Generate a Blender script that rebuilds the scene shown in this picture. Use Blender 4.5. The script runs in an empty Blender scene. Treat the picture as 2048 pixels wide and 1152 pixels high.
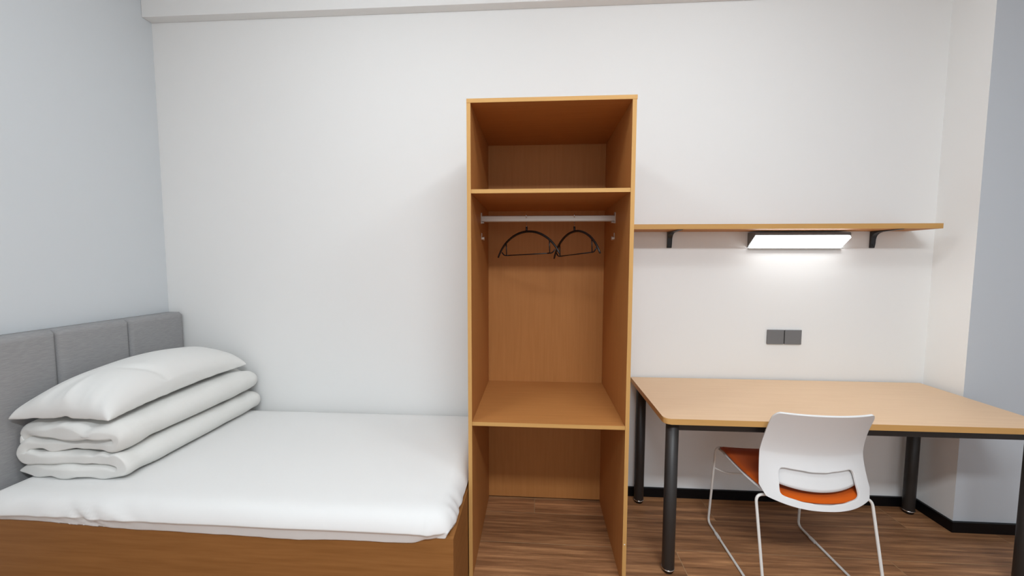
import bpy, bmesh, math, random
import numpy as np
from mathutils import Vector, Matrix, noise
random.seed(4)
scene = bpy.context.scene
COL = scene.collection
PI = math.pi

# ------------------------------------------------------------------ camera
cam_data = bpy.data.cameras.new('camera')
cam = bpy.data.objects.new('camera', cam_data)
COL.objects.link(cam)
cam_data.sensor_width = 36.0
cam_data.sensor_fit = 'HORIZONTAL'
cam_data.lens = 36.0 * 770.4 / 2048.0
cam_data.clip_start = 0.02
_r = Vector((0.99803002, 0.06270207, 0.00212911))
_u = Vector((-0.00647545, 0.06919607, 0.99758206))
_f = Vector((-0.06240314, 0.99563063, -0.06946578))
m = Matrix(((_r.x, _u.x, -_f.x, 0.0), (_r.y, _u.y, -_f.y, -2.26345),
            (_r.z, _u.z, -_f.z, 1.4), (0, 0, 0, 1)))
cam.matrix_world = m
scene.camera = cam

# ------------------------------------------------------------------ light and exposure
world = bpy.data.worlds.new('world')
scene.world = world
world.use_nodes = True
world.node_tree.nodes['Background'].inputs[0].default_value = (0.80, 0.90, 1.0, 1)
world.node_tree.nodes['Background'].inputs[1].default_value = 0.4


def area(name, loc, size, power, color, rot=(0, 0, 0), spread=PI):
    d = bpy.data.lights.new(name, 'AREA')
    d.shape = 'RECTANGLE'
    d.size, d.size_y = size
    d.energy = power
    d.color = color
    d.spread = spread
    o = bpy.data.objects.new(name, d)
    COL.objects.link(o)
    o.location = loc
    o.rotation_euler = rot
    return o


def dome(name, loc, radius, power, color):
    d = bpy.data.lights.new(name, 'POINT')
    d.shadow_soft_size = radius
    d.energy = power
    d.color = color
    o = bpy.data.objects.new(name, d)
    COL.objects.link(o)
    o.location = loc
    return o


dome('ceiling_lamp_desk_side', (0.85, -1.38, 2.78), 0.12, 16, (0.90, 0.955, 1.0))
dome('ceiling_lamp_bed_side', (-0.85, -1.38, 2.78), 0.12, 17, (0.90, 0.955, 1.0))
area('ceiling_lamp_room_side', (0.40, -2.9, 2.925), (1.5, 0.3), 74, (0.88, 0.945, 1.0))
area('added_window_fill', (0.6, -4.57, 1.6), (1.9, 1.5), 12, (0.74, 0.87, 1.0), (PI / 2, 0, 0))  # frontal fill, placed at an unseen window added behind the camera

scene.view_settings.view_transform = 'Standard'
scene.view_settings.look = 'None'
scene.view_settings.gamma = 1.0
scene.view_settings.use_curve_mapping = False
scene.view_settings.exposure = 0.06


# ------------------------------------------------------------------ materials
def srgb(r, g, b):
    def c(v):
        v /= 255.0
        return v / 12.92 if v <= 0.04045 else ((v + 0.055) / 1.055) ** 2.4
    return (c(r), c(g), c(b), 1.0)


def base_mat(name, col, rough=0.5, metal=0.0, spec=0.5):
    mt = bpy.data.materials.new(name)
    mt.use_nodes = True
    b = mt.node_tree.nodes['Principled BSDF']
    b.inputs['Base Color'].default_value = col
    b.inputs['Roughness'].default_value = rough
    b.inputs['Metallic'].default_value = metal
    b.inputs['Specular IOR Level'].default_value = spec
    return mt, mt.node_tree, b


def noise_mix(nt, b, c1, c2, scale=(1, 1, 1), nscale=5.0, detail=4.0, lo=0.35, hi=0.65, rand=False, rough=0.55):
    n, l = nt.nodes, nt.links
    tc = n.new('ShaderNodeTexCoord')
    mp = n.new('ShaderNodeMapping')
    mp.inputs['Scale'].default_value = scale
    l.new(tc.outputs['Object'], mp.inputs['Vector'])
    if rand:
        oi = n.new('ShaderNodeObjectInfo')
        mul = n.new('ShaderNodeVectorMath')
        mul.operation = 'MULTIPLY'
        mul.inputs[1].default_value = (37.0, 53.0, 11.0)
        l.new(oi.outputs['Random'], mul.inputs[0])
        l.new(mul.outputs[0], mp.inputs['Location'])
    nz = n.new('ShaderNodeTexNoise')
    nz.inputs['Scale'].default_value = nscale
    nz.inputs['Detail'].default_value = detail
    nz.inputs['Roughness'].default_value = rough
    l.new(mp.outputs['Vector'], nz.inputs['Vector'])
    rp = n.new('ShaderNodeValToRGB')
    rp.color_ramp.elements[0].position = lo
    rp.color_ramp.elements[0].color = c1
    rp.color_ramp.elements[1].position = hi
    rp.color_ramp.elements[1].color = c2
    l.new(nz.outputs['Fac'], rp.inputs['Fac'])
    l.new(rp.outputs['Color'], b.inputs['Base Color'])
    return nz, rp, mp, tc


def bump(nt, b, src, strength, dist=0.001):
    bp = nt.nodes.new('ShaderNodeBump')
    bp.inputs['Strength'].default_value = strength
    bp.inputs['Distance'].default_value = dist
    nt.links.new(src, bp.inputs['Height'])
    nt.links.new(bp.outputs['Normal'], b.inputs['Normal'])


def paint(name, col, rough=0.75):
    mt, nt, b = base_mat(name, col, rough, 0, 0.25)
    nz = nt.nodes.new('ShaderNodeTexNoise')
    nz.inputs['Scale'].default_value = 180
    tc = nt.nodes.new('ShaderNodeTexCoord')
    nt.links.new(tc.outputs['Object'], nz.inputs['Vector'])
    bump(nt, b, nz.outputs['Fac'], 0.04, 0.001)
    return mt


def wood(name, c1, c2, axis, rough=0.55):
    mt, nt, b = base_mat(name, c1, rough, 0, 0.22)
    sc = {'X': (1.2, 22, 22), 'Y': (22, 1.2, 22), 'Z': (22, 22, 1.2)}[axis]
    nz, rp, mp, tc = noise_mix(nt, b, c1, c2, sc, 3.2, 5, 0.3, 0.7)
    bump(nt, b, nz.outputs['Fac'], 0.05, 0.0006)
    return mt


def cloth(name, col, rough=0.9, weave=900, strength=0.08, c2=None, wrinkle=0.0):
    mt, nt, b = base_mat(name, col, rough, 0, 0.15)
    b.inputs['Sheen Weight'].default_value = 0.15
    tc = nt.nodes.new('ShaderNodeTexCoord')
    nz = nt.nodes.new('ShaderNodeTexNoise')
    nz.inputs['Scale'].default_value = weave
    nt.links.new(tc.outputs['Object'], nz.inputs['Vector'])
    if wrinkle:
        n2 = nt.nodes.new('ShaderNodeTexNoise')
        n2.inputs['Scale'].default_value = 9
        n2.inputs['Detail'].default_value = 3
        nt.links.new(tc.outputs['Object'], n2.inputs['Vector'])
        bp2 = nt.nodes.new('ShaderNodeBump')
        bp2.inputs['Strength'].default_value = wrinkle
        bp2.inputs['Distance'].default_value = 0.02
        nt.links.new(n2.outputs['Fac'], bp2.inputs['Height'])
        nt.links.new(bp2.outputs['Normal'], b.inputs['Normal'])
    else:
        bump(nt, b, nz.outputs['Fac'], strength, 0.001)
    if c2:
        mp = nt.nodes.new('ShaderNodeMapping')
        mp.inputs['Scale'].default_value = (60, 12, 160)
        nt.links.new(tc.outputs['Object'], mp.inputs['Vector'])
        n3 = nt.nodes.new('ShaderNodeTexNoise')
        n3.inputs['Scale'].default_value = 3
        n3.inputs['Detail'].default_value = 4
        nt.links.new(mp.outputs['Vector'], n3.inputs['Vector'])
        rp = nt.nodes.new('ShaderNodeValToRGB')
        rp.color_ramp.elements[0].position = 0.35
        rp.color_ramp.elements[0].color = col
        rp.color_ramp.elements[1].position = 0.65
        rp.color_ramp.elements[1].color = c2
        nt.links.new(n3.outputs['Fac'], rp.inputs['Fac'])
        nt.links.new(rp.outputs['Color'], b.inputs['Base Color'])
    return mt


M = {}
M['wall'] = paint('white_wall_paint', srgb(238, 238, 236))
M['wall_shaded'] = paint('white_wall_painted_shade', srgb(202, 207, 212))  # white wall with the light falloff put into its colour
M['wall_left'] = paint('white_left_wall_painted_shade', srgb(214, 219, 222))  # white left wall, its dimmer bluish light put into the colour
M['ceiling'] = paint('white_ceiling_paint', srgb(240, 240, 239))
M['skirting'] = base_mat('black_skirting', srgb(11, 11, 13), 0.4, 0, 0.2)[0]
M['grout'] = paint('tan_grout', srgb(176, 146, 112), 0.9)
M['wood_z'] = wood('beech_board_upright', srgb(178, 120, 66), srgb(186, 127, 72), 'Z')
M['wood_x'] = wood('beech_board_along', srgb(178, 120, 66), srgb(186, 127, 72), 'X')
M['edge_z'] = wood('beech_edge_upright', srgb(200, 154, 92), srgb(206, 160, 98), 'Z')
M['edge_x'] = wood('beech_edge_along', srgb(200, 154, 92), srgb(206, 160, 98), 'X')
M['bed_x'] = wood('oak_board_along', srgb(142, 95, 49), srgb(158, 108, 60), 'X')
M['bed_y'] = wood('oak_board_across', srgb(142, 95, 49), srgb(158, 108, 60), 'Y')
M['desk_top'] = wood('beech_desktop', srgb(220, 186, 150), srgb(225, 192, 157), 'X', 0.38)
M['graphite'] = base_mat('graphite_steel', srgb(46, 43, 41), 0.45, 0.1)[0]
M['black_plastic'] = base_mat('black_plastic', srgb(24, 22, 23), 0.35)[0]
M['black_rubber'] = base_mat('black_rubber', srgb(14, 14, 14), 0.25)[0]
M['chrome'] = base_mat('chrome', srgb(225, 225, 225), 0.15, 1.0)[0]
M['alu'] = base_mat('satin_aluminium', srgb(196, 184, 172), 0.4, 0.4)[0]
M['lamp_grey'] = base_mat('lamp_grey', srgb(112, 113, 112), 0.4, 0.2)[0]
M['plate_grey'] = base_mat('grey_plate', srgb(116, 116, 117), 0.4)[0]
M['plate_dark'] = base_mat('plate_gap_black', srgb(20, 20, 20), 0.6)[0]
M['white_plastic'] = base_mat('white_plastic', srgb(226, 226, 225), 0.38)[0]
M['white_metal'] = base_mat('white_powder_coat', srgb(226, 224, 219), 0.3)[0]
M['orange'] = cloth('orange_upholstery', srgb(200, 86, 6), 0.85, 700, 0.15)
M['grey_fabric'] = cloth('grey_headboard_fabric', srgb(148, 148, 149), 0.95, 700, 0.2, srgb(160, 160, 160))
M['sheet'] = cloth('white_sheet', srgb(233, 233, 231), 0.9, 9, 0.1, None, 0.10)
M['duvet'] = cloth('white_duvet', srgb(228, 228, 224), 0.9, 9, 0.1, None, 0.12)
M['pillowcase'] = cloth('white_pillowcase', srgb(230, 230, 227), 0.9, 9, 0.1, None, 0.08)


def emission(name, col, strength):
    mt = bpy.data.materials.new(name)
    mt.use_nodes = True
    nt = mt.node_tree
    b = nt.nodes['Principled BSDF']
    b.inputs['Base Color'].default_value = (0.9, 0.9, 0.9, 1)
    b.inputs['Emission Color'].default_value = col
    b.inputs['Emission Strength'].default_value = strength
    return mt


M['glow'] = emission('lit_diffuser', (0.95, 0.98, 1.0, 1), 12.0)


def floor_mat():
    mt, nt, b = base_mat('walnut_plank', srgb(120, 88, 62), 0.42, 0, 0.4)
    nz, rp, mp, tc = noise_mix(nt, b, srgb(112, 76, 49), srgb(208, 154, 106), (0.9, 16, 1), 2.6, 6, 0.28, 0.74, True, 0.62)
    e = rp.color_ramp.elements.new(0.5)
    e.color = srgb(158, 112, 76)
    # per-plank tone
    oi = nt.nodes.new('ShaderNodeObjectInfo')
    mr = nt.nodes.new('ShaderNodeMapRange')
    mr.inputs['To Min'].default_value = 0.88
    mr.inputs['To Max'].default_value = 1.1
    nt.links.new(oi.outputs['Random'], mr.inputs['Value'])
    hv = nt.nodes.new('ShaderNodeHueSaturation')
    nt.links.new(rp.outputs['Color'], hv.inputs['Color'])
    nt.links.new(mr.outputs['Result'], hv.inputs['Value'])
    nt.links.new(hv.outputs['Color'], b.inputs['Base Color'])
    bump(nt, b, nz.outputs['Fac'], 0.06, 0.001)
    return mt


M['plank'] = floor_mat()


# ------------------------------------------------------------------ helpers
def link(name, bm, mat, parent=None, smooth=False, world_coords=True):
    """one mesh object; bm is in world coordinates unless world_coords is False"""
    me = bpy.data.meshes.new(name)
    if parent is not None and world_coords:
        p = parent
        off = Vector((0, 0, 0))
        while p is not None:
            off += p.location
            p = p.parent
        bmesh.ops.translate(bm, vec=-off, verts=bm.verts)
    bmesh.ops.recalc_face_normals(bm, faces=bm.faces)
    bm.to_mesh(me)
    bm.free()
    mats = mat if isinstance(mat, (list, tuple)) else [mat]
    for mm in mats:
        me.materials.append(mm)
    if smooth:
        for p in me.polygons:
            p.use_smooth = True
    o = bpy.data.objects.new(name, me)
    COL.objects.link(o)
    if parent is not None:
        o.parent = parent
    return o


def thing(name, loc, label, cat, group=None):
    o = bpy.data.objects.new(name, None)
    o.empty_display_size = 0.05
    COL.objects.link(o)
    o.location = loc
    tag(o, label, cat, group)
    return o


def tag(o, label, cat=None, group=None, kind=None):
    if label:
        o['label'] = label
    if cat:
        o['category'] = cat
    if group:
        o['group'] = group
    if kind:
        o['kind'] = kind
    return o


def box(bm, x0, x1, y0, y1, z0, z1, bev=0.0, seg=2):
    r = bmesh.ops.create_cube(bm, size=1.0)
    vs = r['verts']
    for v in vs:
        v.co = Vector((x0 + (v.co.x + .5) * (x1 - x0), y0 + (v.co.y + .5) * (y1 - y0), z0 + (v.co.z + .5) * (z1 - z0)))
    if bev > 0:
        es = list({e for v in vs for e in v.link_edges})
        bmesh.ops.bevel(bm, geom=es, offset=bev, segments=seg, profile=0.5, affect='EDGES')
    return bm


def boxbm(*a, **k):
    return box(bmesh.new(), *a, **k)


def prism(bm, poly, axis, a0, a1):
    """extrude a 2D polygon along axis; poly in the two other axes' order (XYZ without axis)"""
    def P(p, a):
        if axis == 'X':
            return Vector((a, p[0], p[1]))
        if axis == 'Y':
            return Vector((p[0], a, p[1]))
        return Vector((p[0], p[1], a))
    v0 = [bm.verts.new(P(p, a0)) for p in poly]
    v1 = [bm.verts.new(P(p, a1)) for p in poly]
    n = len(poly)
    bm.faces.new(v0)
    bm.faces.new(v1)
    for i in range(n):
        bm.faces.new((v0[i], v0[(i + 1) % n], v1[(i + 1) % n], v1[i]))
    return bm


def fillet(pts, r, n=6):
    """round the inner corners of a polyline"""
    pts = [Vector(p) for p in pts]
    out = [pts[0]]
    for i in range(1, len(pts) - 1):
        a, b, c = pts[i - 1], pts[i], pts[i + 1]
        d1, d2 = (a - b), (c - b)
        rr = min(r, d1.length * .49, d2.length * .49)
        p1, p2 = b + d1.normalized() * rr, b + d2.normalized() * rr
        for k in range(n + 1):
            t = k / n
            out.append(p1 * (1 - t) ** 2 + b * 2 * t * (1 - t) + p2 * t * t)
    out.append(pts[-1])
    return out


def tube(bm, pts, rad, seg=10, cap=True):
    pts = [Vector(p) for p in pts]
    n = len(pts)
    rads = rad if isinstance(rad, (list, tuple)) else [rad] * n
    t = (pts[1] - pts[0]).normalized()
    ref = Vector((0, 0, 1)) if abs(t.z) < .9 else Vector((1, 0, 0))
    nrm = t.cross(ref).normalized()
    rings = []
    for i in range(n):
        if i == 0:
            t = pts[1] - pts[0]
        elif i == n - 1:
            t = pts[-1] - pts[-2]
        else:
            t = (pts[i + 1] - pts[i]).normalized() + (pts[i] - pts[i - 1]).normalized()
        t.normalize()
        nrm = (nrm - t * nrm.dot(t)).normalized()
        bn = t.cross(nrm)
        rings.append([bm.verts.new(pts[i] + (nrm * math.cos(2 * PI * k / seg) + bn * math.sin(2 * PI * k / seg)) * rads[i]) for k in range(seg)])
    for i in range(n - 1):
        for k in range(seg):
            bm.faces.new((rings[i][k], rings[i][(k + 1) % seg], rings[i + 1][(k + 1) % seg], rings[i + 1][k]))
    if cap:
        bm.faces.new(rings[0])
        bm.faces.new(rings[-1])
    return bm


def grid_mesh(bm, P, closed_u=False, closed_v=False):
    nu, nv = len(P), len(P[0])
    V = [[bm.verts.new(P[i][j]) for j in range(nv)] for i in range(nu)]
    for i in range(nu if closed_u else nu - 1):
        for j in range(nv if closed_v else nv - 1):
            bm.faces.new((V[i][j], V[(i + 1) % nu][j], V[(i + 1) % nu][(j + 1) % nv], V[i][(j + 1) % nv]))
    return V


def nz(x, y, z, s=1.0):
    return noise.noise(Vector((x * s, y * s, z * s)))


def sstep(a, b, x):
    t = max(0.0, min(1.0, (x - a) / (b - a)))
    return t * t * (3 - 2 * t)


# ------------------------------------------------------------------ room
XL, XR, YF, ZC = -2.30, 3.0, -4.6, 2.94
COLX, COLY = 2.174, -0.205


def struct(name, bm, mat, label, parent=None):
    o = link(name, bm, mat, parent)
    tag(o, label, None, None, 'structure')
    return o


floor = struct('floor', boxbm(XL - .1, XR + .1, YF - .1, .1, -.12, -.0006), M['grout'], 'walnut-look plank floor with thin pale joints')
YW, PL = 0.231, 0.98
row_off = [-0.001, 0.412, 0.685, 0.20, 0.55, 0.86]
k = 0
y1 = 0.026
while y1 > YF:
    y0 = y1 - YW
    off = row_off[k % len(row_off)]
    x = off - PL * math.ceil((off - XL) / PL)
    while x < XR:
        a, b = max(x, XL), min(x + PL, XR)
        yy0, yy1 = max(y0, YF), min(y1, 0.0)
        if b - a > .02:
            link('plank', boxbm(a + .0015, b - .0015, yy0 + .0015, yy1 - .0015, -.012, 0.0), M['plank'], floor)
        x += PL
    y1 = y0
    k += 1

struct('wall_back', boxbm(XL - .1, XR + .1, 0, .1, -.12, ZC + .1), M['wall'], 'plain white wall behind the bed, wardrobe and desk')
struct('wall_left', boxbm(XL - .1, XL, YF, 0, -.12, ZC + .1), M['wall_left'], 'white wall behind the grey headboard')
bm = bmesh.new()
prism(bm, [(COLX, 0), (COLX, COLY), (XR, COLY), (XR, YF), (XR + .1, YF), (XR + .1, 0)], 'Z', -.12, ZC + .1)
bmesh.ops.recalc_face_normals(bm, faces=bm.faces)
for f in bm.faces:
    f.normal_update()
    f.material_index = 0 if (f.normal.x < -.5 and f.calc_center_median().x < COLX + .1) else 1  # pier front and right wall carry painted shade, left face plain white
struct('wall_right', bm, [M['wall'], M['wall_shaded']], 'white wall stepping forward as a square pier beside the desk')
# front wall behind the camera; its unseen window is added to carry daylight fill
bm = bmesh.new()
WX0, WX1, WZ0, WZ1 = -.4, 1.6, .8, 2.4
for a in ((XL - .1, WX0, -.12, ZC + .1), (WX1, XR + .1, -.12, ZC + .1), (WX0, WX1, -.12, WZ0), (WX0, WX1, WZ1, ZC + .1)):
    box(bm, a[0], a[1], YF - .1, YF, a[2], a[3])
struct('wall_front', bm, M['wall'], 'white wall with an added window, behind the viewer')
bm = bmesh.new()
for a in ((WX0, WX0 + .05, WZ0, WZ1), (WX1 - .05, WX1, WZ0, WZ1), (WX0 + .05, WX1 - .05, WZ0, WZ0 + .05), (WX0 + .05, WX1 - .05, WZ1 - .05, WZ1), (.575, .625, WZ0 + .05, WZ1 - .05)):
    box(bm, a[0], a[1], YF - .08, YF - .02, a[2], a[3])
added_win = struct('added_window_1', bm, M['white_plastic'], 'white frame of the unseen added window behind the viewer')
glass, gnt, gb = base_mat('window_glass', (1, 1, 1, 1), 0.02)
gb.inputs['Transmission Weight'].default_value = 1.0
for a, b in ((WX0 + .05, .575), (.625, WX1 - .05)):
    link('added_window_pane', boxbm(a, b, YF - .053, YF - .047, WZ0 + .05, WZ1 - .05), glass, added_win)
struct('ceiling', boxbm(XL - .1, XR + .1, YF - .1, .1, ZC, ZC + .12), M['ceiling'], 'white ceiling')
struct('trim_1', boxbm(XL + .001, XR - .001, -.06, -.0005, 2.811, ZC - .0005, bev=.002), M['wall'], 'shallow white ledge along the top of the back wall')
# black skirting
bt, bh = .014, .056
struct('baseboard_back', boxbm(XL + .001, COLX - .001, -bt, -.0005, .0005, bh, bev=.0015), M['skirting'], 'black skirting along the back wall')
bm = bmesh.new()
prism(bm, [(COLX - .0005, -bt - .001), (COLX - bt, -bt - .001), (COLX - bt, COLY - bt), (XR - .001, COLY - bt), (XR - .001, COLY - .0005), (COLX - .0005, COLY - .0005)], 'Z', .0005, bh)
struct('baseboard_right', bm, M['skirting'], 'black skirting wrapping the white pier')

# ------------------------------------------------------------------ wardrobe
WL, WR, WF, WB, WT, T = -.2878, .3941, -.6634, -.0786, 2.058, .0163
ZM, ZL = 1.6961, .7077
wd = thing('wardrobe', ((WL + WR) / 2, (WF - .03) / 2, 0), 'tall open beech wardrobe between the bed and the desk', 'wardrobe')


def panel(name, x0, x1, y0, y1, z0, z1, grain, band, parent, label=None):
    """a board plus its lighter front edge band, in one mesh with two materials"""
    bm = bmesh.new()
    box(bm, x0, x1, y0 + .0012, y1, z0, z1, bev=.0006, seg=1)
    old = set(bm.faces)
    box(bm, x0, x1, y0, y0 + .0012, z0, z1)
    for f in bm.faces:
        f.material_index = 0 if f in old else 1
    o = link(name, bm, [grain, band], parent)
    if label:
        o['label'] = label
    return o


panel('side_panel', WL, WL + T, WF, -.03, 0.0, WT - T, M['wood_z'], M['edge_z'], wd)
sp = panel('side_panel', WR - T, WR, WF, -.03, 0.0, WT - T, M['wood_z'], M['edge_z'], wd)
panel('top_panel', WL, WR + .002, WF - .001, -.03, WT - T, WT, M['wood_x'], M['edge_x'], wd)
panel('shelf', WL + T, WR - T, WF + .004, WB, ZM - T, ZM, M['wood_x'], M['edge_x'], wd)
panel('shelf', WL + T, WR - T, WF + .004, WB, ZL - T, ZL, M['wood_x'], M['edge_x'], wd)
link('back_panel', boxbm(WL + T, WR - T, WB, WB + .012, .012, WT - T, bev=.0005, seg=1), M['wood_z'], wd)
# screw cap low on the right edge
bm = bmesh.new()
tube(bm, [(.386, WF - .0008, .188), (.386, WF + .002, .188)], .0028, 10)
c = link('screw_cap', bm, M['white_plastic'], wd)
# hanging rail: oval tube with end sockets
RZ, RY = 1.607, -.36
bm = bmesh.new()
prof = [(RY + .0075 * math.cos(a) * (1 if abs(math.cos(a)) > .01 else 1), RZ + (.0095 * (1 if math.sin(a) > 0 else -1) if abs(math.sin(a)) > 1e-6 else 0) + .0062 * math.sin(a)) for a in [2 * PI * i / 20 for i in range(20)]]
prism(bm, prof, 'X', WL + T + .004, WR - T - .004)
rail = link('hanging_rail', bm, M['alu'], wd)
rail['label'] = 'satin aluminium oval hanging rail'
for sx, x0 in ((1, WL + T), (-1, WR - T - .004)):
    bm = bmesh.new()
    prism(bm, [(RY - .014, RZ - .024), (RY + .014, RZ - .024), (RY + .014, RZ + .026), (RY + .006, RZ + .03), (RY - .006, RZ + .03), (RY - .014, RZ + .026)], 'X', x0, x0 + .004)
    box(bm, min(x0, x0 + sx * .014), max(x0 + .004, x0 + sx * .014), RY - .012, RY + .012, RZ - .022, RZ - .0165)
    link('rail_socket', bm, M['alu'], rail)
# pegs under the rail
for sx, xi in ((1, WL + T), (-1, WR - T)):
    bm = bmesh.new()
    tube(bm, [(xi, -.352, 1.512), (xi + sx * .012, -.352, 1.512)], .0075, 12)
    tube(bm, [(xi + sx * .010, -.352, 1.512), (xi + sx * .014, -.352, 1.512)], .0095, 12)
    box(bm, min(xi, xi + sx * .003), max(xi, xi + sx * .003), -.356, -.348, 1.512, 1.538)
    o = link('shelf_peg', bm, M['alu'], wd)

# ------------------------------------------------------------------ hangers


def hanger_frame(w, drop):
    """arched bar with two uprights and a trouser bar; local origin on the rail's crown"""
    bm = bmesh.new()
    top = -.078
    n = 28
    arch = []
    rad = []
    for i in range(n + 1):
        s = -1 + 2 * i / n
        # flat crown, steep ends
        arch.append((w * math.sin(s * 1.12) / math.sin(1.12), 0, top - drop * (1 - math.cos(s * 1.12)) / (1 - math.cos(1.12))))
        rad.append(.0058 - .0016 * abs(s) ** 4)
    tube(bm, arch, rad, 8)
    zb = top - drop * .93
    def zarch(x):
        s = math.asin(x / w * math.sin(1.12)) / 1.12
        return top - drop * (1 - math.cos(s * 1.12)) / (1 - math.cos(1.12))
    xr = .70 * w
    for sx in (-1, 1):
        tube(bm, [(sx * xr, 0, zarch(xr)), (sx * xr, 0, zb)], .0028, 8)
        # small hook at the end of the trouser bar
        tube(bm, fillet([(sx * (xr - .012), 0, zb), (sx * (xr + .014), 0, zb), (sx * (xr + .030), 0, zb + .017)], .012, 5), [.0026] * 8 + [.0032] if False else .0032, 8)
    tube(bm, [(-xr, 0, zb), (xr, 0, zb)], .0028, 8)
    tube(bm, [(0, 0, top + .024), (0, 0, top)], .0050, 10)
    return bm


def hanger_hook():
    bm = bmesh.new()
    rr = .0105
    # hangs over the rail crown, passes behind, comes down to the arch
    pts = [(0, -.0135, -.014)]
    for i in range(13):
        a = PI - PI * i / 12
        pts.append((0, .0135 * math.cos(a), .0015 + .006 * math.sin(a)))
    pts += [(0, .0125, -.026), (0, .006, -.038), (0, 0, -.046), (0, 0, -.07)]
    tube(bm, pts, .0016, 8)
    return bm


RT = RZ + .0157
hg = 'arched clothes hangers on the wardrobe rail'
h1 = thing('clothes_hanger', (-.050, RY, RT), 'wide-looking left one of two black arched hangers on the rail', 'hanger', hg)
link('hanger_frame', hanger_frame(.186, .120), M['black_plastic'], h1, True, False)
hk = link('hook', hanger_hook(), M['chrome'], h1, True, False)
hk['label'] = 'thin chrome wire hook'
h1.rotation_euler = (0, -.035, -.60)
h2 = h1.copy()
COL.objects.link(h2)
h2.location = (.182, RY, RT)
h2.rotation_euler = (0, -.06, -1.04)
tag(h2, 'narrow-looking right one of two black arched hangers, turned edge-on', 'hanger', hg)
for ch in list(h1.children):
    c = ch.copy()
    COL.objects.link(c)
    c.parent = h2

# the hooks stay square to the rail although the arches are turned
for h, rz in ((h1, .60), (h2, 1.04)):
    for ch in h.children:
        if ch.name.startswith('hook'):
            ch.rotation_euler = (0, 0, rz * .97)

# ------------------------------------------------------------------ wall shelf
sh = thing('wall_shelf', (1.21, -.09, 1.568), 'long thin beech shelf on black brackets over the desk', 'shelf')
panel('board', WR + .0015, 2.03, -.19, -.001, 1.5685, 1.594, M['wood_x'], M['edge_x'], sh)


def bracket(xc):
    bm = bmesh.new()
    w = .013
    # profile in Y,Z: plate on the wall, arm below the shelf, curved gusset
    poly = [(-.0008, 1.568), (-.0008, 1.477), (-.007, 1.477), (-.010, 1.50), (-.012, 1.525)]
    for i in range(9):
        a = i / 8 * PI / 2
        poly.append((-.012 - .040 * (1 - math.cos(a)), 1.525 + .036 * math.sin(a)))
    poly += [(-.110, 1.5635), (-.172, 1.5655), (-.176, 1.568)]
    prism(bm, poly, 'X', xc - w, xc + w)
    bmesh.ops.bevel(bm, geom=[e for e in bm.edges], offset=.0012, segments=1, affect='EDGES')
    o = link('bracket', bm, M['black_plastic'], sh)
    bm = bmesh.new()
    tube(bm, [(xc, -.006, 1.492), (xc, -.011, 1.492)], .004, 10)
    link('screw', bm, M['graphite'], o)


bracket(.756)
bracket(1.850)

# ------------------------------------------------------------------ wall lamp
LX0, LX1 = 1.187, 1.690
lamp = thing('wall_lamp', (1.44, -.001, 1.48), 'lit grey wedge-shaped wall lamp under the beech shelf', 'lamp')
# housing: wedge shell with rounded front right corner, seen from the room
bm = bmesh.new()


def plan_front(x, d):
    """front depth over the length: the right front corner is rounded"""
    r = .02
    if x > LX1 - r:
        t = (x - (LX1 - r)) / r
        return d - r * .8 * (1 - math.sqrt(max(0, 1 - t * t)))
    return d


xs = [LX0, LX0 + .006, LX0 + .02] + [LX0 + .02 + (LX1 - .05 - LX0 - .02) * i / 6 for i in range(1, 7)] + [LX1 - .05 + .05 * math.sin(PI / 2 * i / 8) for i in range(1, 9)]
P = []
for x in xs:
    d = plan_front(x, .078)
    f = d / .078
    zf = 1.480 + .064 * f
    P.append([Vector((x, -.001, 1.561)), Vector((x, -d + .004, 1.559)), Vector((x, -d, 1.556)), Vector((x, -d, zf)),
              Vector((x, -d + .004, zf - .002)), Vector((x, -.004, 1.4835)), Vector((x, -.001, 1.480))])
V = grid_mesh(bm, P, False, True)
bm.faces.new(V[0])
bm.faces.new(V[-1])
link('housing', bm, M['lamp_grey'], lamp)
# diffuser: slanted panel just proud of the housing's underside
bm = bmesh.new()
P = []
for x in [LX0 + .007 + (LX1 - .002 - LX0 - .007) * (i / 24) for i in range(25)]:
    d = plan_front(min(x, LX1), .078) - .001
    f = (d - .002) / .078
    a, b = Vector((x, -.003, 1.4795)), Vector((x, -d, 1.480 + .064 * f - .0012))
    nrm = Vector((0, -.62, -.78)) * .0022
    P.append([a, a + nrm, b + nrm, b])
V = grid_mesh(bm, P, False, True)
bm.faces.new(V[0])
bm.faces.new(V[-1])
df = link('diffuser', bm, M['glow'], lamp)
df['label'] = 'glowing white diffuser'
link('lower_lip', boxbm(LX0 + .001, LX1 - .001, -.020, -.001, 1.4735, 1.4762, bev=.0008), M['lamp_grey'], lamp)

# ------------------------------------------------------------------ sockets
for nm, x0, x1, lab in (('left', 1.3145, 1.4055, 'left of two square grey switch plates above the desk'), ('right', 1.4105, 1.5015, 'right of two square grey switch plates above the desk')):
    t = thing('switch_plate', ((x0 + x1) / 2, -.001, .973), lab, 'switch', 'square grey switch plates on the wall')
    link('back_box', boxbm(x0 - (.0022 if nm == 'right' else -.002), x1 - (-.0022 if nm == 'left' else .002), -.004, -.0006, .934, 1.012), M['plate_dark'], t)
    link('cover', boxbm(x0, x1, -.010, -.004, .932, 1.0145, bev=.0015), M['plate_grey'], t)

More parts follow.
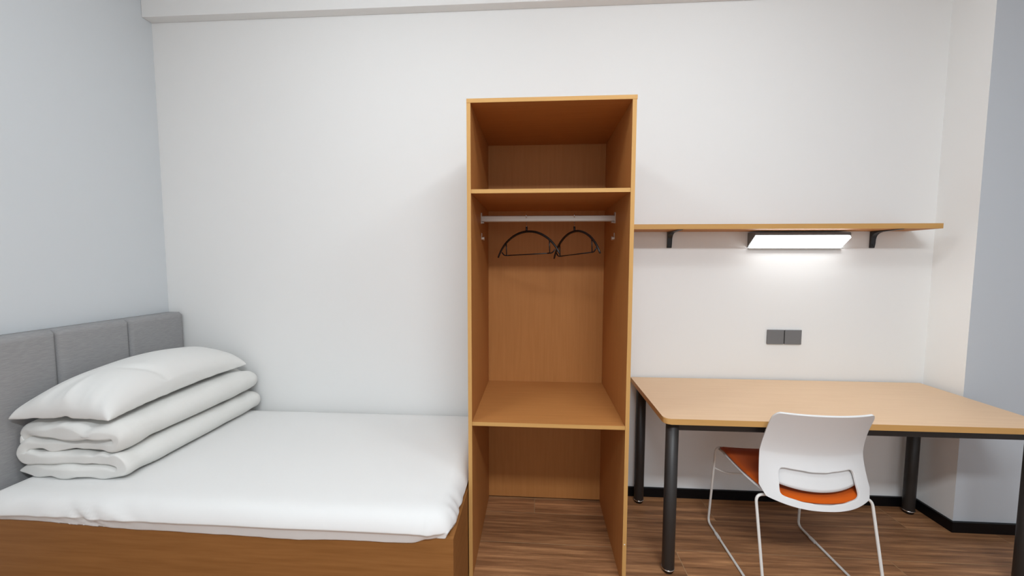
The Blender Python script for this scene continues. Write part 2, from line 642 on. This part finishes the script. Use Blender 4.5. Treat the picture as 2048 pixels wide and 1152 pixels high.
# ------------------------------------------------------------------ desk
DX0, DX1, DYF, DYB, DZ = .5536, 2.1397, -.6161, -.0175, .7272
dk = thing('desk', ((DX0 + DX1) / 2, (DYF + DYB) / 2, 0), 'long beech-topped desk with round dark steel legs, against the wall', 'desk')
bm = bmesh.new()
poly = []
for cx, cy, a0, r in ((DX1 - .028, DYB - .004, 0, .004), (DX0 + .004, DYB - .004, PI / 2, .004), (DX0 + .03, DYF + .03, PI, .03), (DX1 - .03, DYF + .03, 3 * PI / 2, .03)):
    if r < .01:
        cx = DX1 - r if a0 == 0 else DX0 + r
    for i in range(7):
        a = a0 + PI / 2 * i / 6
        poly.append((cx + r * math.cos(a), cy + r * math.sin(a)))
prism(bm, poly, 'Z', DZ - .0255, DZ)
top_e = [e for e in bm.edges if all(abs(v.co.z - DZ) < 1e-6 for v in e.verts) or all(abs(v.co.z - DZ + .0255) < 1e-6 for v in e.verts)]
bmesh.ops.bevel(bm, geom=top_e, offset=.0015, segments=2, affect='EDGES')
for f in bm.faces:
    f.material_index = 0 if abs(f.normal.z) > .5 else 1
bmesh.ops.recalc_face_normals(bm, faces=bm.faces)
for f in bm.faces:
    f.normal_update()
    f.material_index = 0 if abs(f.normal.z) > .5 else 1
link('desktop', bm, [M['desk_top'], M['edge_x']], dk)
LXs, LYs = (.605, 2.088), (-.566, -.062)
zt = DZ - .0257
for lx in LXs:
    for ly in LYs:
        bm = bmesh.new()
        tube(bm, [(lx, ly, .018), (lx, ly, .020), (lx, ly, zt)], [.0262, .0272, .0272], 28)
        lg = link('leg', bm, M['graphite'], dk, True)
        bm = bmesh.new()
        tube(bm, [(lx, ly, .0005), (lx, ly, .003), (lx, ly, .012), (lx, ly, .0185)], [.021, .0235, .0235, .020], 24)
        link('foot', bm, M['black_rubber'], lg, True)
        bm = bmesh.new()
        tube(bm, [(lx, ly, .0145), (lx, ly, .0150), (lx, ly, .0195), (lx, ly, .020)], [.027, .0285, .0285, .0272], 24)
        link('foot_ring', bm, M['chrome'], lg, True)
ah = .040
for y in LYs:
    link('rail', boxbm(LXs[0] + .024, LXs[1] - .024, y - .0125, y + .0125, zt - ah, zt, bev=.0015), M['graphite'], dk)
for x in LXs:
    link('rail', boxbm(x - .0125, x + .0125, LYs[0] + .024, LYs[1] - .024, zt - ah, zt, bev=.0015), M['graphite'], dk)

# ------------------------------------------------------------------ chair
CX = 1.163
ch = thing('chair', (CX, -.45, 0), 'white plastic chair with orange seat and wire sled legs at the desk', 'chair')
HW = .232
R = .0058
for sx in (-1, 1):
    pts = fillet([(CX + sx * .05, -.622, .417), (CX + sx * HW, -.640, .420), (CX + sx * (HW + .002), -.742, R + .001),
                  (CX + sx * HW, -.222, R + .001), (CX + sx * (HW - .012), -.252, .436), (CX + sx * .05, -.285, .428)], .03, 7)
    bm = bmesh.new()
    tube(bm, pts, R, 12)
    fr = link('sled_leg', bm, M['white_metal'], ch, True)
    for yy in (-.33, -.66):
        bm = bmesh.new()
        box(bm, CX + sx * HW - .0075, CX + sx * HW + .0075, yy - .022, yy + .022, .0003, .011, bev=.003)
        link('floor_glide', bm, M['white_plastic'], fr)
bm = bmesh.new()
tube(bm, fillet([(CX - HW + .008, -.236, .318), (CX - HW + .06, -.262, .300), (CX + HW - .06, -.262, .300), (CX + HW - .008, -.236, .318)], .05, 6), .0045, 10)
link('stretcher', bm, M['white_metal'], ch, True)
# seat: thin white pan and orange pad, dished, front edge falling
SY0, SY1, SZ = -.662, -.238, .446


def seat_z(u, v):
    """u across -1..1, v 0 rear..1 front"""
    return SZ + .010 * (abs(u) ** 2.5) - .010 * (1 - u * u) * math.sin(PI * min(1, v * 1.1)) - .016 * sstep(.78, 1.0, v) - .016 * (1 - min(1, v / .3)) ** 2 * (1 - abs(u) ** 3)


def seat_hw(v):
    return .205 + .020 * math.sin(PI * min(1, max(0, .12 + v * .75))) + .004 * sstep(.6, 1, v)


def seat_surface(inset, dz, thick, name, mat):
    bm = bmesh.new()
    nu, nv = 25, 25
    top, bot = [], []
    for i in range(nu):
        u = -1 + 2 * i / (nu - 1)
        r1, r2 = [], []
        for j in range(nv):
            v = j / (nv - 1)
            # rounded plan corners by squeezing the square to a squircle
            s, t = u, 2 * v - 1
            kx = s * math.sqrt(max(0, 1 - .10 * t ** 6))
            ky = t * math.sqrt(max(0, 1 - .10 * s ** 6))
            vv = (ky + 1) / 2
            x = CX + kx * (seat_hw(vv) - inset)
            y = SY0 + inset + vv * (SY1 - SY0 - 2 * inset) - .040 * (1 - kx * kx) * (1 - vv) ** 2
            z = seat_z(kx, vv) + dz
            edge = max(abs(s), abs(t))
            rd = (1 - sstep(.86, 1.0, edge))
            r1.append(Vector((x, y, z + thick * (.35 + .65 * rd))))
            r2.append(Vector((x, y, z)))
        top.append(r1)
        bot.append(r2)
    A = grid_mesh(bm, top)
    B = grid_mesh(bm, bot)
    rim = [(i, 0) for i in range(nu)] + [(nu - 1, j) for j in range(1, nv)] + [(i, nv - 1) for i in range(nu - 2, -1, -1)] + [(0, j) for j in range(nv - 2, 0, -1)]
    for q in range(len(rim)):
        a, b = rim[q], rim[(q + 1) % len(rim)]
        bm.faces.new((A[a[0]][a[1]], A[b[0]][b[1]], B[b[0]][b[1]], B[a[0]][a[1]]))
    return link(name, bm, mat, ch, True)


seat_surface(0, -.016, .009, 'seat_pan', M['white_plastic'])
o = seat_surface(.006, -.0065, .014, 'seat_pad', M['orange'])
o['label'] = 'orange upholstered seat pad'


# backrest shell with a rounded opening low down
def back_hw(z):
    if z > .60:
        t = (z - .60) / .19
        return .209 - .011 * t - .002 * math.sin(PI * t)
    t = (.60 - z) / .17
    return .209 + .017 * min(1, t) ** 1.2


def edge_y(z):
    if z > .60:
        t = (z - .60) / .19
        return -.612 - .066 * t ** 1.45
    t = (.60 - z) / .17
    return -.612 - .040 * min(1.2, t) ** 1.5


def back_pt(a, z, off=0.0):
    bul = .038 + .016 * sstep(.60, .45, z)
    return Vector((CX + a * back_hw(z), edge_y(z) - bul * (1 - abs(a) ** 2.2) + off, z))


HX, HZ0, HZ1 = .69, .432, .548       # opening: |a| < HX
na, nzv = 101, 112
ZB, ZT = .404, .792
bm = bmesh.new()
Vg = []
for i in range(na):
    a = -1 + 2 * i / (na - 1)
    row = []
    for j in range(nzv):
        t = j / (nzv - 1)
        z = ZB + (ZT - ZB) * t
        aa = a
        # lower edge: bowed rim, higher at the sides, rounded corners
        lowb = ZB + .034 * abs(a) ** 2.6 + .03 * max(0, abs(a) - .9) / .1
        zz = lowb + (ZT - lowb) * t
        # rounded top corners
        if t > .85:
            q = (t - .85) / .15
            aa = a * (1 - .045 * q ** 3 * abs(a) ** 8)
            zz -= .010 * q * max(0, (abs(a) - .9) / .1) ** 2
        row.append(bm.verts.new(back_pt(aa, zz)))
    Vg.append(row)


def in_hole(i, j):
    a = -1 + 2 * (i + .5) / (na - 1)
    p = sum((Vg[i + di][j + dj].co for di in (0, 1) for dj in (0, 1)), Vector()) / 4
    lo = HZ0 - .006 + .020 * abs(a / HX) ** 2.0
    hi = HZ1 - .010 * (1 - (a / HX) ** 2)
    if abs(a) > HX or p.z < lo or p.z > hi:
        return False
    dx, dzt = (HX - abs(a)) * .215, hi - p.z
    rr = .016
    if dx < rr and dzt < rr and (rr - dx) ** 2 + (rr - dzt) ** 2 > rr * rr:
        return False
    return True


for i in range(na - 1):
    for j in range(nzv - 1):
        if not in_hole(i, j):
            bm.faces.new((Vg[i][j], Vg[i + 1][j], Vg[i + 1][j + 1], Vg[i][j + 1]))
bmesh.ops.delete(bm, geom=[v for v in bm.verts if not v.link_faces], context='VERTS')
# relax the stepped boundary of the opening
for _ in range(14):
    mv = {}
    for v in bm.verts:
        be = [e for e in v.link_edges if e.is_boundary]
        if len(be) == 2:
            a = (v.co.x - CX) / back_hw(v.co.z)
            if abs(a) < .8 and .405 < v.co.z < .56:
                mv[v] = (be[0].other_vert(v).co + be[1].other_vert(v).co) / 4 + v.co / 2
    for v, c in mv.items():
        v.co = c
br = link('backrest', bm, M['white_plastic'], ch, True)
md = br.modifiers.new('solid', 'SOLIDIFY')
md.thickness = .0085
md.offset = 1
md = br.modifiers.new('bev', 'BEVEL')
md.width = .0015
md.segments = 2
md.limit_method = 'ANGLE'
md.angle_limit = math.radians(50)
# the inner lumbar panel that fills the top of the opening
bm = bmesh.new()
P = []
for i in range(31):
    a = -.76 + 1.52 * i / 30
    row = []
    for j in range(11):
        t = j / 10
        zlo = .459 + .022 * abs(a / .76) ** 2
        z = zlo + (.575 - zlo) * t
        p = back_pt(a, z, .022 - .004 * t)
        row.append(p)
    P.append(row)
grid_mesh(bm, P)
lp = link('lumbar_panel', bm, M['white_plastic'], br, True)
md = lp.modifiers.new('solid', 'SOLIDIFY')
md.thickness = .006
md.offset = 0

# ------------------------------------------------------------------ bed
bed = thing('bed', (-1.24, -.48, 0), 'wooden box bed with a grey upholstered headboard, in the corner', 'bed')
BX0, BX1, BY0, BZ = -2.185, -.292, -.957, .400
link('front_panel', boxbm(BX0, BX1, BY0, BY0 + .02, .0005, BZ, bev=.0012), M['bed_x'], bed)
link('end_panel', boxbm(BX1 - .02, BX1, BY0 + .0205, -.016, .0005, BZ, bev=.0012), M['bed_y'], bed)
link('head_panel', boxbm(BX0, BX0 + .02, BY0 + .0205, -.016, .0005, BZ, bev=.0012), M['bed_y'], bed)
link('rear_panel', boxbm(BX0 + .0205, BX1 - .0205, -.036, -.016, .0005, BZ, bev=.0012), M['bed_x'], bed)
link('base_board', boxbm(BX0 + .0205, BX1 - .0205, BY0 + .0205, -.0365, BZ - .018, BZ - .001), M['bed_x'], bed)
HXF, HXB, HT = -2.194, -2.292, 1.080
hb = link('headboard', boxbm(HXB, HXF - .03, -.968, -.010, .0005, HT - .012, bev=.006), M['grey_fabric'], bed)
hb['label'] = 'grey fabric headboard with upright padded sections'


def cushion(y0, y1):
    bm = bmesh.new()
    x0, x1 = HXF - .0315, HXF
    z0, z1 = .30, HT
    ny, nzz = 18, 26
    P = []
    for j in range(ny + 1):
        row = []
        v = -1 + 2 * j / ny
        v = math.copysign(abs(v) ** .55, v)
        for q in range(nzz + 1):
            w = -1 + 2 * q / nzz
            w = math.copysign(abs(w) ** .45, w)
            ey = (1 - abs(v)) * (y1 - y0) / 2
            ez = (1 - abs(w)) * (z1 - z0) / 2
            rr = .016
            def edge(d):
                return rr - math.sqrt(max(0, rr * rr - (rr - d) ** 2)) if d < rr else 0
            x = x1 - min(.03, edge(ey) * .75 + edge(ez)) + .003 * (1 - v * v)
            row.append(Vector((x, (y0 + y1) / 2 + v * (y1 - y0) / 2, (z0 + z1) / 2 + w * (z1 - z0) / 2)))
        P.append(row)
    V = grid_mesh(bm, P)
    B = {}
    def back(v):
        if v not in B:
            B[v] = bm.verts.new((x0 - .0655, v.co.y, v.co.z))
        return B[v]
    n, mm = ny, nzz
    rim = [V[i][0] for i in range(n)] + [V[n][j] for j in range(mm)] + [V[i][mm] for i in range(n, 0, -1)] + [V[0][j] for j in range(mm, 0, -1)]
    for i in range(len(rim)):
        a, b = rim[i], rim[(i + 1) % len(rim)]
        bm.faces.new((a, b, back(b), back(a)))
    bm.faces.new([back(v) for v in rim])
    return link('cushion', bm, M['grey_fabric'], hb, True)


for y0, y1 in ((-.968, -.652), (-.650, -.334), (-.332, -.0125)):
    cushion(y0, y1)

# ------------------------------------------------------------------ mattress
bm = bmesh.new()
MX0, MX1, MY0, MY1, MZ = -2.180, -.2955, -.976, -.012, .4875


def loop_pts(n, rc):
    """perimeter of the mattress with rounded corners, sampled by length; returns (x, y, nx, ny)"""
    segs = []
    r = rc
    corners = [(MX1 - r, MY1 - .02, 0, .02), (MX0 + .02, MY1 - .02, PI / 2, .02), (MX0 + .04, MY0 + .04, PI, .04), (MX1 - r, MY0 + r, 3 * PI / 2, r)]
    corners[0] = (MX1 - .02, MY1 - .02, 0, .02)
    pts = []
    for (cx, cy, a0, rr) in corners:
        for i in range(13):
            a = a0 + PI / 2 * i / 12
            pts.append((cx + rr * math.cos(a), cy + rr * math.sin(a), math.cos(a), math.sin(a)))
    # densify straight runs
    out = []
    for i in range(len(pts)):
        a, b = pts[i], pts[(i + 1) % len(pts)]
        d = math.hypot(b[0] - a[0], b[1] - a[1])
        kk = max(1, int(d / .012))
        for q in range(kk):
            t = q / kk
            nx, ny = a[2] * (1 - t) + b[2] * t, a[3] * (1 - t) + b[3] * t
            l = math.hypot(nx, ny)
            out.append((a[0] + (b[0] - a[0]) * t, a[1] + (b[1] - a[1]) * t, nx / l, ny / l))
    return out


LP = loop_pts(0, .075)
# (inset, z) rows from the tucked-under lip over the crease to the top
rows = [(.034, .4015), (.019, .4010), (.0168, .392), (.0160, .383), (.0150, .386), (.0125, .396), (.0095, .408), (.0062, .418), (.0012, .4222),
        (.0, .4245), (.0004, .4275), (.004, .437), (.010, .450), (.020, .464), (.031, .4735), (.046, .481), (.065, .4855), (.09, .4872), (.12, .4875)]
rings = []
for ri, (ins, z) in enumerate(rows):
    ring = []
    for (x, y, nx, ny) in LP:
        px, py, pz = x - nx * ins, y - ny * ins, z
        if ins > .01:
            px = max(MX0 + ins, min(MX1 - ins, px))
            py = max(MY0 + ins, min(MY1 - ins, py))
        front = sstep(-.90, -.96, y)
        # lower lip sags along the front, a little higher at both ends
        if ri in (2, 3, 4, 5):
            w = [0, 0, .5, 1, 1, .6][ri]
            sag = -.010 * math.exp(-((x + .95) / .45) ** 2) + .013 * sstep(-1.5, -2.1, x) + .006 * sstep(-.45, -.3, x)
            sag += .004 * nz(x * 5, 3.1, 0) + .002 * nz(x * 19, 1.1, 0)
            pz += w * front * sag
        # gathered wrinkles: near the front right corner and left third of the front
        if 3 <= ri <= 16:
            env = math.sin(PI * (ri - 2) / 16.0)
            cr = math.exp(-((x + .34) / .07) ** 2 - ((y + .90) / .11) ** 2)
            s = (x - y) * 1.0
            d = cr * .016 * nz(s * 26, z * 9, 2.0) * 1.6
            lf = math.exp(-((x + 1.66) / .17) ** 2) * front
            d += lf * .024 * nz((x + z * 1.8) * 15, z * 5, 7.0) * 1.6
            lf2 = math.exp(-((x + 2.0) / .25) ** 2) * front
            d += lf2 * .009 * nz(x * 9, z * 9, 4.0)
            d += .002 * nz(x * 6, y * 6, z * 6) * front
            px += nx * d * env
            py += ny * d * env
            if ny > -.5:
                px = min(px, MX1 + .0015)
        if ny < -.6 and 2 <= ri <= 8:
            py = min(py, -.9586)
        if pz < .4012:
            lift = .4012 + .0001 * ri
            pz = lift + (pz - lift) * sstep(-.975, -1.0, ny) * sstep(MX1 - .074, MX1 - .15, x) * sstep(MX0 + .04, MX0 + .12, x)
        ring.append(Vector((px, py, pz)))
    rings.append(ring)
ix0, ix1, iy0, iy1 = MX0 + .12, MX1 - .12, MY0 + .12, MY1 - .12
last = rings[-1]
cxm, cym = (MX0 + MX1) / 2, (MY0 + MY1) / 2
for q in range(1, 16):
    t = q / 16.0
    ring = []
    for p in last:
        tx, ty = p.x, cym
        tx = max(MX0 + .45, min(MX1 - .45, p.x))
        x, y = p.x + (tx - p.x) * t, p.y + (ty - p.y) * t
        z = MZ + .0022 * nz(x * 3, y * 3, .5) * min(1, t * 4) * sstep(.93, .7, t) + .0012 * nz(x * 9, y * 5, 1.5) * min(1, t * 4) * sstep(.93, .7, t)
        ring.append(Vector((x, y, z)))
    rings.append(ring)
V = [[bm.verts.new(p) for p in ring] for ring in rings]
n = len(LP)
for i in range(len(V) - 1):
    for j in range(n):
        bm.faces.new((V[i][j], V[i][(j + 1) % n], V[i + 1][(j + 1) % n], V[i + 1][j]))
bmesh.ops.remove_doubles(bm, verts=bm.verts, dist=2e-5)
bmesh.ops.dissolve_degenerate(bm, dist=1e-6, edges=bm.edges)
bmesh.ops.holes_fill(bm, edges=[e for e in bm.edges if e.is_boundary], sides=0)
bmesh.ops.triangulate(bm, faces=[f for f in bm.faces if len(f.verts) > 4])
mat_o = link('mattress', bm, M['sheet'], None, True)
tag(mat_o, 'white sheet-covered mattress with tucked corners on the wooden bed', 'mattress')

# ------------------------------------------------------------------ folded duvet
QY0, QY1 = -.835, -.030
layers = [.519, .573, .634, .692]      # centre heights of the four layers
TH = .056
XQ0, XQ1 = -2.150, -1.725
path = []


def arc(cx, cz, rx, rz, a0, a1, n=10):
    for i in range(n + 1):
        a = a0 + (a1 - a0) * i / n
        path.append((cx + rx * math.cos(a), cz + rz * math.sin(a)))


def line(xa, xb, z, n=18):
    for i in range(1, n):
        t = i / n
        path.append((xa + (xb - xa) * t, z))


# top layer starts hanging a little over the headboard side
path.append((-2.163, .640))
path.append((-2.160, .668))
arc(-2.125, .660, .034, .032, PI, PI / 2, 6)
line(-2.125, XQ1 - .028, layers[3])
arc(XQ1 - .028, (layers[3] + layers[2]) / 2, .030, (layers[3] - layers[2]) / 2, PI / 2, -PI / 2)
line(XQ1 - .028, XQ0 + .03, layers[2])
arc(XQ0 + .03, (layers[2] + layers[1]) / 2, .030, (layers[2] - layers[1]) / 2, PI / 2, 3 * PI / 2)
line(XQ0 + .03, XQ1 - .02, layers[1])
arc(XQ1 - .02, (layers[1] + layers[0]) / 2, .034, (layers[1] - layers[0]) / 2, PI / 2, -PI / 2)
line(XQ1 - .02, XQ0 - .02, layers[0])
path.append((XQ0 - .02, layers[0]))
npth = len(path)
ys = []
NY = 70
for j in range(NY + 1):
    t = j / NY
    ys.append(.5 - .5 * math.copysign(abs(math.cos(PI * t)) ** .62, math.cos(PI * t)))
up, dn = [], []
arcl = [0.0]
for i in range(1, npth):
    arcl.append(arcl[-1] + math.hypot(path[i][0] - path[i - 1][0], path[i][1] - path[i - 1][1]))
for i in range(npth):
    a, b = path[max(0, i - 1)], path[min(npth - 1, i + 1)]
    tx, tz = b[0] - a[0], b[1] - a[1]
    l = math.hypot(tx, tz)
    nx, nzz_ = -tz / l, tx / l
    ru, rd = [], []
    endf = min(1.0, math.sqrt(min(arcl[i], arcl[-1] - arcl[i]) / .03 + .02))
    for j in range(NY + 1):
        t = ys[j]
        s = arcl[i]
        # uneven front and rear ends of each layer
        front_shift = .040 * nz(s * 2.2, .3, 4.0) + .014 * nz(s * 9, 1.3, 4.0)
        rear_shift = .020 * nz(s * 2.0, 9.3, 1.0)
        y = QY0 + front_shift * (1 - t) + (QY1 + rear_shift - QY0) * t
        y = min(y, -.028)
        de = min(t, 1 - t) * (QY1 - QY0)
        prof = math.sqrt(max(0.0, 1 - (1 - min(1, de / .035)) ** 2)) if de < .035 else 1.0
        near = math.exp(-de / .10)
        th = TH / 2 * (1 + near * .60 * nz(s * 4.5, 2.2, 6.0)) * (0.30 + .70 * prof) * endf * (1.0 if de > 1e-6 else .55)
        # puffiness
        d = .0035 * nz(s * 5, y * 6, 1.7) + near * .026 * nz(s * 12, y * 10, 5.0) + near * .013 * nz(s * 26, y * 16, 2.0) + .002 * nz(s * 24, y * 14, 8.0)
        droop = -.012 * math.exp(-t * (QY1 - QY0) / .05) * (1 if path[i][1] > .6 else .3)
        rise = .018 * t * sstep(.53, .70, path[i][1])
        zc = path[i][1] + droop + rise
        xc = path[i][0] + .012 * nz(y * 3.5, path[i][1] * 7, 3.0) * sstep(-1.9, -1.72, path[i][0])
        pu = Vector((xc + nx * (th + d), y, zc + nzz_ * (th + d)))
        pd = Vector((xc - nx * (th + d * .4), y, zc - nzz_ * (th + d * .4)))
        for p in (pu, pd):
            p.z = max(p.z, .4885 + .0008)
            p.x = max(p.x, -2.187)
        ru.append(pu)
        rd.append(pd)
    up.append(ru)
    dn.append(rd)
bm = bmesh.new()
A = grid_mesh(bm, up)
B = grid_mesh(bm, dn)
rim = [(i, 0) for i in range(npth)] + [(npth - 1, j) for j in range(1, NY + 1)] + [(i, NY) for i in range(npth - 2, -1, -1)] + [(0, j) for j in range(NY - 1, 0, -1)]
for q in range(len(rim)):
    a, b = rim[q], rim[(q + 1) % len(rim)]
    bm.faces.new((A[a[0]][a[1]], A[b[0]][b[1]], B[b[0]][b[1]], B[a[0]][a[1]]))
dv = link('duvet', bm, M['duvet'], None, True)
tag(dv, 'white duvet folded into a thick block on the mattress by the headboard', 'duvet')
md = dv.modifiers.new('sub', 'SUBSURF')
md.levels = md.render_levels = 1


# ------------------------------------------------------------------ pillow: two sewn sheets blown up under gravity
def pillow_sim(LX, LY, nu, nv, steps, press):
    rng = np.random.RandomState(3)
    u = np.linspace(-LX / 2, LX / 2, nu)
    v = np.linspace(-LY / 2, LY / 2, nv)
    X, Y = np.meshgrid(u, v, indexing='ij')
    Tp = np.stack([X, Y, .012 * np.ones_like(X) + .03], -1)
    Bt = np.stack([X, Y, -.012 * np.ones_like(X) + .03], -1)
    Tp[1:-1, 1:-1, 2] += .003 * rng.randn(nu - 2, nv - 2)
    VT, VB = np.zeros_like(Tp), np.zeros_like(Bt)
    du, dvv = LX / (nu - 1), LY / (nv - 1)
    dg = math.hypot(du, dvv)
    dt = .012

    def weld(A, B):
        for sl in (np.s_[0, :], np.s_[-1, :], np.s_[:, 0], np.s_[:, -1]):
            mdl = (A[sl] + B[sl]) / 2
            A[sl] = mdl
            B[sl] = mdl

    def con(P, s1, s2, L, k):
        d = P[s2] - P[s1]
        ln = np.linalg.norm(d, axis=-1, keepdims=True) + 1e-9
        c = d * (.5 * k * (ln - L) / ln)
        P[s1] += c
        P[s2] -= c

    for st in range(steps):
        for S, Vv, sg in ((Tp, VT, 1), (Bt, VB, -1)):
            gu = np.gradient(S, axis=0)
            gv = np.gradient(S, axis=1)
            nn = np.cross(gu, gv) * sg / (du * dvv)
            Vv += dt * (press * nn + np.array([0, 0, -2.2]))
            Vv *= .965
        PT, PB = Tp.copy(), Bt.copy()
        Tp += VT * dt
        Bt += VB * dt
        weld(Tp, Bt)
        for it in range(10):
            for S in (Tp, Bt):
                for o in (0, 1):
                    a = np.arange(o, nu - 1, 2)
                    con(S, (a,), (a + 1,), du, 1.0)
                    b = np.arange(o, nv - 1, 2)
                    con(S, (slice(None), b), (slice(None), b + 1), dvv, 1.0)
                for o in (0, 1):
                    a = np.arange(o, nu - 1, 2)
                    con(S, (a[:, None], np.arange(nv - 1)[None]), (a[:, None] + 1, np.arange(1, nv)[None]), dg, .35)
                    con(S, (a[:, None], np.arange(1, nv)[None]), (a[:, None] + 1, np.arange(nv - 1)[None]), dg, .35)
                for o in (0, 1):
                    if it % 3 == 0:
                        a = np.arange(o, nu - 2, 4)
                        con(S, (a,), (a + 2,), 2 * du, .03)
                        b = np.arange(o, nv - 2, 4)
                        con(S, (slice(None), b), (slice(None), b + 2), 2 * dvv, .03)
            weld(Tp, Bt)
            Tp[..., 2] = np.maximum(Tp[..., 2], .0)
            Bt[..., 2] = np.maximum(Bt[..., 2], .0)
        VT = (Tp - PT) / dt
        VB = (Bt - PB) / dt
    return Tp, Bt


NU, NV = 58, 96
Tp, Bt = pillow_sim(.50, .835, NU, NV, 180, 6.0)
print('PILLOW extents', Tp.reshape(-1, 3).min(0), Tp.reshape(-1, 3).max(0))
bm = bmesh.new()
PX, PY, PZ = -1.966, -.453, .741


from mathutils.bvhtree import BVHTree
DUVET = BVHTree.FromPolygons([v.co for v in dv.data.vertices], [tuple(p.vertices) for p in dv.data.polygons])


def place(p, i, j):
    x, y, z = float(p[0]) * .872, float(p[1]) * .938, (float(p[2]) - .0307) * .84
    z = .170 * (max(0.0, z) / .170) ** .70
    # gathers fanning out from the two sewn ends and a few soft dents
    edge = min(i, NU - 1 - i, j, NV - 1 - j)
    k = min(1.0, edge / 3.0)
    ed0, ed1 = y + .388, .388 - y
    z += k * .020 * math.exp(-ed0 / .12) * nz((x + .25 * (y + .388) * (1 if x > 0 else -1)) * 20, 2.0 + y * 2, 0)
    z += k * .014 * math.exp(-ed1 / .10) * nz(x * 19, 5.0 + y * 2, 0)
    z += k * .004 * nz(x * 7, y * 6, 3.0)
    ex = .228 - x
    z += k * .006 * math.exp(-ex / .07) * nz(y * 15, x * 4, 9.0)
    # a slanting crease across the middle of the front side
    c = (y + .16) - .55 * (x - .05)
    z -= k * .013 * math.exp(-(c / .022) ** 2) * sstep(-.02, .12, x)
    zz = PZ + max(0.0, z) + .030 * (y + .40)
    xx = max(PX + x, -2.189)
    yy = min(PY + y, -.012)
    hit = DUVET.ray_cast(Vector((xx, yy, 1.3)), Vector((0, 0, -1)))
    if hit[0] is not None:
        zz = max(zz, hit[0].z + .0035)
    return Vector((xx, yy, zz))


A = [[bm.verts.new(place(Tp[i, j], i, j)) for j in range(NV)] for i in range(NU)]
B = [[A[i][j] if i in (0, NU - 1) or j in (0, NV - 1) else bm.verts.new(place(Bt[i, j], i, j)) for j in range(NV)] for i in range(NU)]
for i in range(NU - 1):
    for j in range(NV - 1):
        bm.faces.new((A[i][j], A[i + 1][j], A[i + 1][j + 1], A[i][j + 1]))
        q = (B[i][j], B[i][j + 1], B[i + 1][j + 1], B[i + 1][j])
        if len(set(q)) == 4 and not any(set(f.verts) == set(q) for f in q[0].link_faces):
            bm.faces.new(q)
pl = link('pillow', bm, M['pillowcase'], None, True)
tag(pl, 'plump white pillow lying on top of the folded duvet', 'pillow')
md = pl.modifiers.new('sub', 'SUBSURF')
md.levels = md.render_levels = 1
